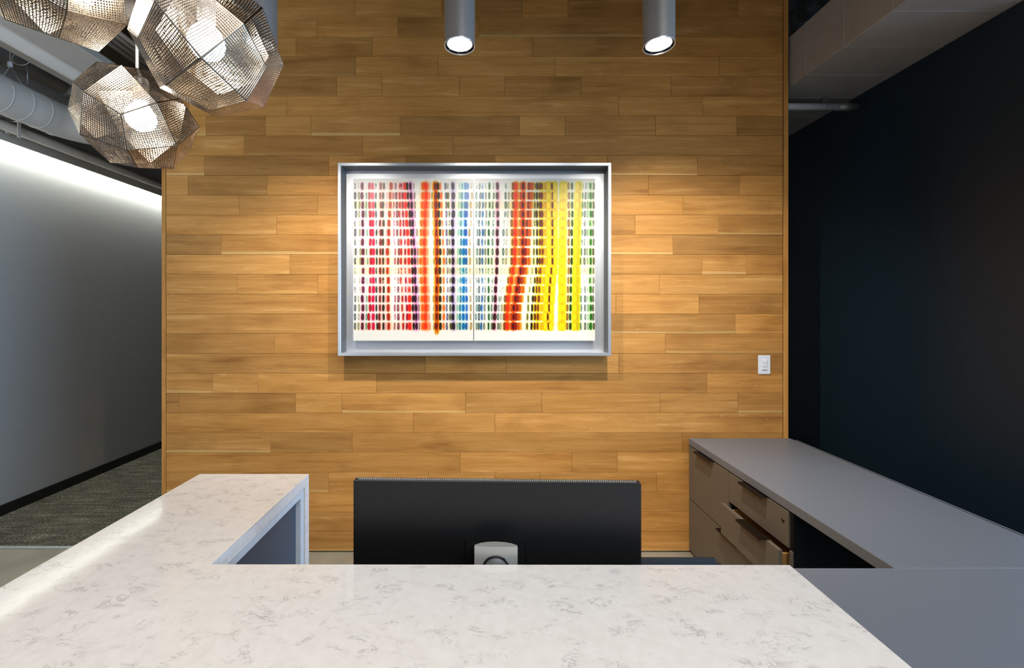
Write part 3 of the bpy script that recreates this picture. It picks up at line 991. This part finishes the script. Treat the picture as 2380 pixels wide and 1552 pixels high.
# ------------------------------------------------------------------ grey desk, worktop and drawers
YD = 1.369
dk = empty('desk', (0.7, 0.9, 0), label='grey laminate desk surface at the lower right beside the white counter', cat='desk')
ox, oy = 0.7, 0.9
prism('desktop', [(cXi + 0.004, 0.37), (1.97, 0.37), (1.97, YD - 0.0004), (cXi + 0.004, YD - 0.0004)], 0.702, 0.740, M['lam'], dk, 0.0003)
prism('side_panel', [(1.93, 0.40), (1.96, 0.40), (1.96, YD - 0.05), (1.93, YD - 0.05)], 0.0, 0.702, M['lam_front'], dk, 0)
prism('side_panel', [(cXi + 0.01, 0.40), (cXi + 0.035, 0.40), (cXi + 0.035, YD - 0.35), (cXi + 0.01, YD - 0.35)], 0.0, 0.702, M['lam_front'], dk, 0)
XF = 1.312
wt = boxo('worktop', (XF, YD, 0.700), (1.970, D - 0.002, 0.740), M['lam'], None, 0.0012, label='long grey laminate worktop over the drawers along the right side', cat='worktop')
Y1, Y2 = 2.308, 1.850      # seam between the two stacks, near end of the drawers
cb = empty('drawer_cabinet', (1.64, 2.3, 0), label='grey drawer cabinet against the oak wall, second drawer ajar', cat='cabinet')
ox, oy = 1.64, 2.3
xf = XF - 0.0              # drawer faces are flush with the worktop edge


def fb(name, x0, x1, y0, y1, z0, z1, mat, parent=None, bev=0.0008, **k):
    return boxo(name, (x0 - ox, y0 - oy, z0), (x1 - ox, y1 - oy, z1), mat, parent or cb, bev, **k)


# carcass from panels so that the drawers really sit in it
fb('carcass_panel', xf + 0.022, 1.965, D - 0.022, D - 0.004, 0.02, 0.700, M['black'])
fb('carcass_panel', xf + 0.022, 1.965, Y1 - 0.009, Y1 + 0.009, 0.36, 0.700, M['black'])
fb('carcass_panel', xf + 0.006, 1.965, Y2 - 0.022, Y2 - 0.004, 0.02, 0.700, M['black'], label='black end panel facing the knee space')
fb('edge_strip', xf + 0.000, xf + 0.006, Y2 - 0.022, Y2 - 0.004, 0.02, 0.530, M['lam_front'])
fb('carcass_panel', 1.950, 1.966, Y2 - 0.004, D - 0.022, 0.02, 0.700, M['black'])
fb('carcass_panel', xf + 0.03, 1.95, Y2 - 0.004, D - 0.022, 0.02, 0.035, M['black'])
fb('plinth', xf + 0.03, 1.94, Y2, D - 0.03, 0.0, 0.02, M['black'])


def drawer(y0, y1, z0, z1, out, hy0, hy1, label=None, lock=False):
    x = xf - out
    c = ((x - ox) + 0.009, (y0 + y1) / 2 - oy, z0)
    d_ = boxo('drawer', (x - ox, y0 - oy + 0.0015, z0 + 0.0015), (x - ox + 0.018, y1 - oy - 0.0015, z1 - 0.0015), M['lam_front'], cb, 0.0008, label=label)
    # box behind the front: two sides, bottom, in the drawer's own space
    L = 0.55
    for (ya, yb2) in ((y0 + 0.02, y0 + 0.032), (y1 - 0.032, y1 - 0.02)):
        boxo('drawer_side', (0.0095, ya - oy - c[1], 0.02), (0.0095 + L, yb2 - oy - c[1], (z1 - z0) - 0.03), M['drawer_in'], d_, 0)
    boxo('drawer_bottom', (0.0095, y0 + 0.032 - oy - c[1], 0.02), (0.0095 + L, y1 - 0.032 - oy - c[1], 0.028), M['drawer_in'], d_, 0)
    # folded tab pull over the top edge
    bm = bmesh.new()
    zt = z1 - z0 - 0.0015
    add_box(bm, (-0.009 - 0.030, hy0 - oy - c[1], zt), (0.004, hy1 - oy - c[1], zt + 0.0018), 0)
    add_box(bm, (-0.009 - 0.030, hy0 - oy - c[1], zt - 0.007), (-0.009 - 0.028, hy1 - oy - c[1], zt), 0)
    bm_obj('handle', bm, M['handle'], d_, label='dark bronze tab pull')
    if lock:
        bm = bmesh.new()
        add_lathe(bm, [(0, 0.004), (0.0075, 0.003), (0.009, 0.0), (0.009, -0.002)], 20)
        bmesh.ops.rotate(bm, verts=bm.verts, cent=(0, 0, 0), matrix=Matrix.Rotation(-PI / 2, 3, 'Y'))
        bm_obj('lock', bm, M['mon_d'], d_, (-0.009, Y2 + 0.035 - oy - c[1], 0.105), label='small round black lock')
    return d_


drawer(Y1, D - 0.004, 0.354, 0.694, 0.0, 2.46, 2.645, 'tall upper left drawer beside the oak wall')
drawer(Y2, Y1, 0.534, 0.694, 0.0, 1.99, 2.175, 'shallow top drawer with the lock', True)
drawer(Y2, Y1, 0.362, 0.529, 0.044, 1.93, 2.12, 'second drawer, pulled slightly open')
drawer(Y2, D - 0.004, 0.022, 0.350, 0.0, 2.19, 2.385, 'wide bottom drawer')
lp = empty('low_back_panel', (2.004, 2.1, 0), label='thin black panel standing behind the grey worktop', cat='panel')
boxo('panel', (-0.004, -0.70, 0), (0.004, 0.66, 0.7285), M['black'], lp, 0)
boxo('edge_band', (-0.004, -0.70, 0.7285), (0.004, 0.66, 0.7305), M['lam'], lp, 0, label='thin pale top edge')

# ------------------------------------------------------------------ monitor seen from behind
mn = empty('monitor', (0.0205, 0.92, 0.740), math.radians(-1.5), label='large black computer monitor seen from behind on a silver stand', cat='monitor')
mw = 0.312
zt_, zb_ = Z(1117.5, 0.92) - 0.74, 0.075
bm = bmesh.new()
add_box(bm, (-mw, 0.0, zb_), (mw, 0.010, zt_), 0.004, 3)
bm_obj('back_shell', bm, M['mon'], mn, smooth=False)
boxo('bezel', (-mw + 0.001, 0.010, zb_ + 0.001), (mw - 0.001, 0.017, zt_ - 0.001), M['mon_d'], mn, 0.0015)
boxo('screen', (-mw + 0.012, 0.0171, zb_ + 0.014), (mw - 0.012, 0.0176, zt_ - 0.012), M['screen'], mn, 0)
bm = bmesh.new()
for k in range(150):
    x = -mw + 0.012 + (2 * mw - 0.024) * k / 149
    add_box(bm, (x - 0.0010, 0.0030, zt_ - 0.0015), (x + 0.0010, 0.0075, zt_ + 0.0012))
bm_obj('vent_grille', bm, M['mon_s'], mn, kind='stuff', label='row of fine vent teeth along the top edge')
boxo('mount_cover', (-0.066, -0.0012, 0.2), (0.062, 0.001, Z(1256, .92) - 0.74), M['mon'], mn, 0.0, label='square cover around the stand mount')
boxo('mount_groove', (-0.068, -0.0008, 0.198), (0.064, 0.0005, Z(1254.5, .92) - 0.74), M['mon_d'], mn, 0)
# neck: front face flat, back bulged; a round cable hole ring in the front face
nzt = Z(1271.5, 0.855) - 0.74
bm = bmesh.new()
prof = [(-0.0435, -0.062), (-0.02, -0.0635), (0, -0.064), (0.02, -0.0635), (0.0435, -0.062), (0.0435, -0.056), (0.032, -0.049), (0.017, -0.0445), (0.0, -0.043), (-0.017, -0.0445), (-0.032, -0.049), (-0.0435, -0.056)]
lo = [bm.verts.new((x, y, 0.012)) for x, y in prof]
hi = [bm.verts.new((x, y, nzt)) for x, y in prof]
bm.faces.new(lo[::-1]); bm.faces.new(hi)
for i in range(len(prof)):
    bm.faces.new((lo[i], lo[(i + 1) % len(prof)], hi[(i + 1) % len(prof)], hi[i]))
bmesh.ops.bevel(bm, geom=[e for e in bm.edges if all(v.co.z > nzt - 1e-4 for v in e.verts)], offset=0.0008, segments=2, affect='EDGES')
nk = bm_obj('stand_neck', bm, M['mon_s'], mn, (0.0, 0, 0), label='silver stand neck')
boxo('neck_mount', (-0.03, -0.046, 0.22), (0.03, 0.0, 0.32), M['mon_d'], mn, 0.002)
bm = torus_bm(0.0265, 0.0022, 40, 8)
bmesh.ops.rotate(bm, verts=bm.verts, cent=(0, 0, 0), matrix=Matrix.Rotation(PI / 2, 3, 'X'))
bm_obj('cable_ring', bm, M['mon_d'], nk, (0, -0.0642, nzt - 0.0455), smooth=True, label='black ring of the cable hole')
bm = bmesh.new()
add_lathe(bm, [(0, 0.0006), (0.0262, 0.0006), (0.0262, -0.001)], 40)
bmesh.ops.rotate(bm, verts=bm.verts, cent=(0, 0, 0), matrix=Matrix.Rotation(PI / 2, 3, 'X'))
bm_obj('cable_hole_cap', bm, M['frame_in'], nk, (0, -0.0640, nzt - 0.0455), smooth=True)
boxo('stand_base', (-0.13, -0.07, 0.0), (0.13, 0.12, 0.012), M['mon_s'], mn, 0.004, 2)

# ------------------------------------------------------------------ office chair (only its top edge shows)
oc = empty('office_chair', (0.60, 1.66, 0), label='dark blue office chair tucked in behind the desk', cat='chair')
bm = bmesh.new()
add_box(bm, (-0.26, -0.155, 0.44), (0.243, -0.100, Z(1302, 1.52)), 0.02, 3)
bm_obj('backrest', bm, M['blue'], oc, smooth=True)
bm = bmesh.new()
add_box(bm, (-0.25, -0.60, 0.42), (0.24, -0.15, 0.49), 0.025, 3)
bm_obj('seat', bm, M['blue'], oc, smooth=True)
latheo('gas_column', [(0.0, 0.06), (0.028, 0.06), (0.028, 0.25), (0.016, 0.25), (0.016, 0.42), (0.0, 0.42)], M['black'], oc, 16, (0.0, -0.36, 0))
for k in range(5):
    a = 2 * PI * k / 5 + 0.3
    bm = bmesh.new()
    add_box(bm, (0.02, -0.018, 0.06), (0.27, 0.018, 0.085), 0.004, 1, Matrix.Rotation(a, 4, 'Z'))
    lg = bm_obj('base_leg', bm, M['black'], oc, (0.0, -0.36, 0))
    latheo('caster', [(0, 0.0), (0.02, 0.0), (0.026, 0.02), (0.02, 0.055), (0, 0.06)], M['mon_d'], lg, 12, (0.25 * math.cos(a), 0.25 * math.sin(a), 0))
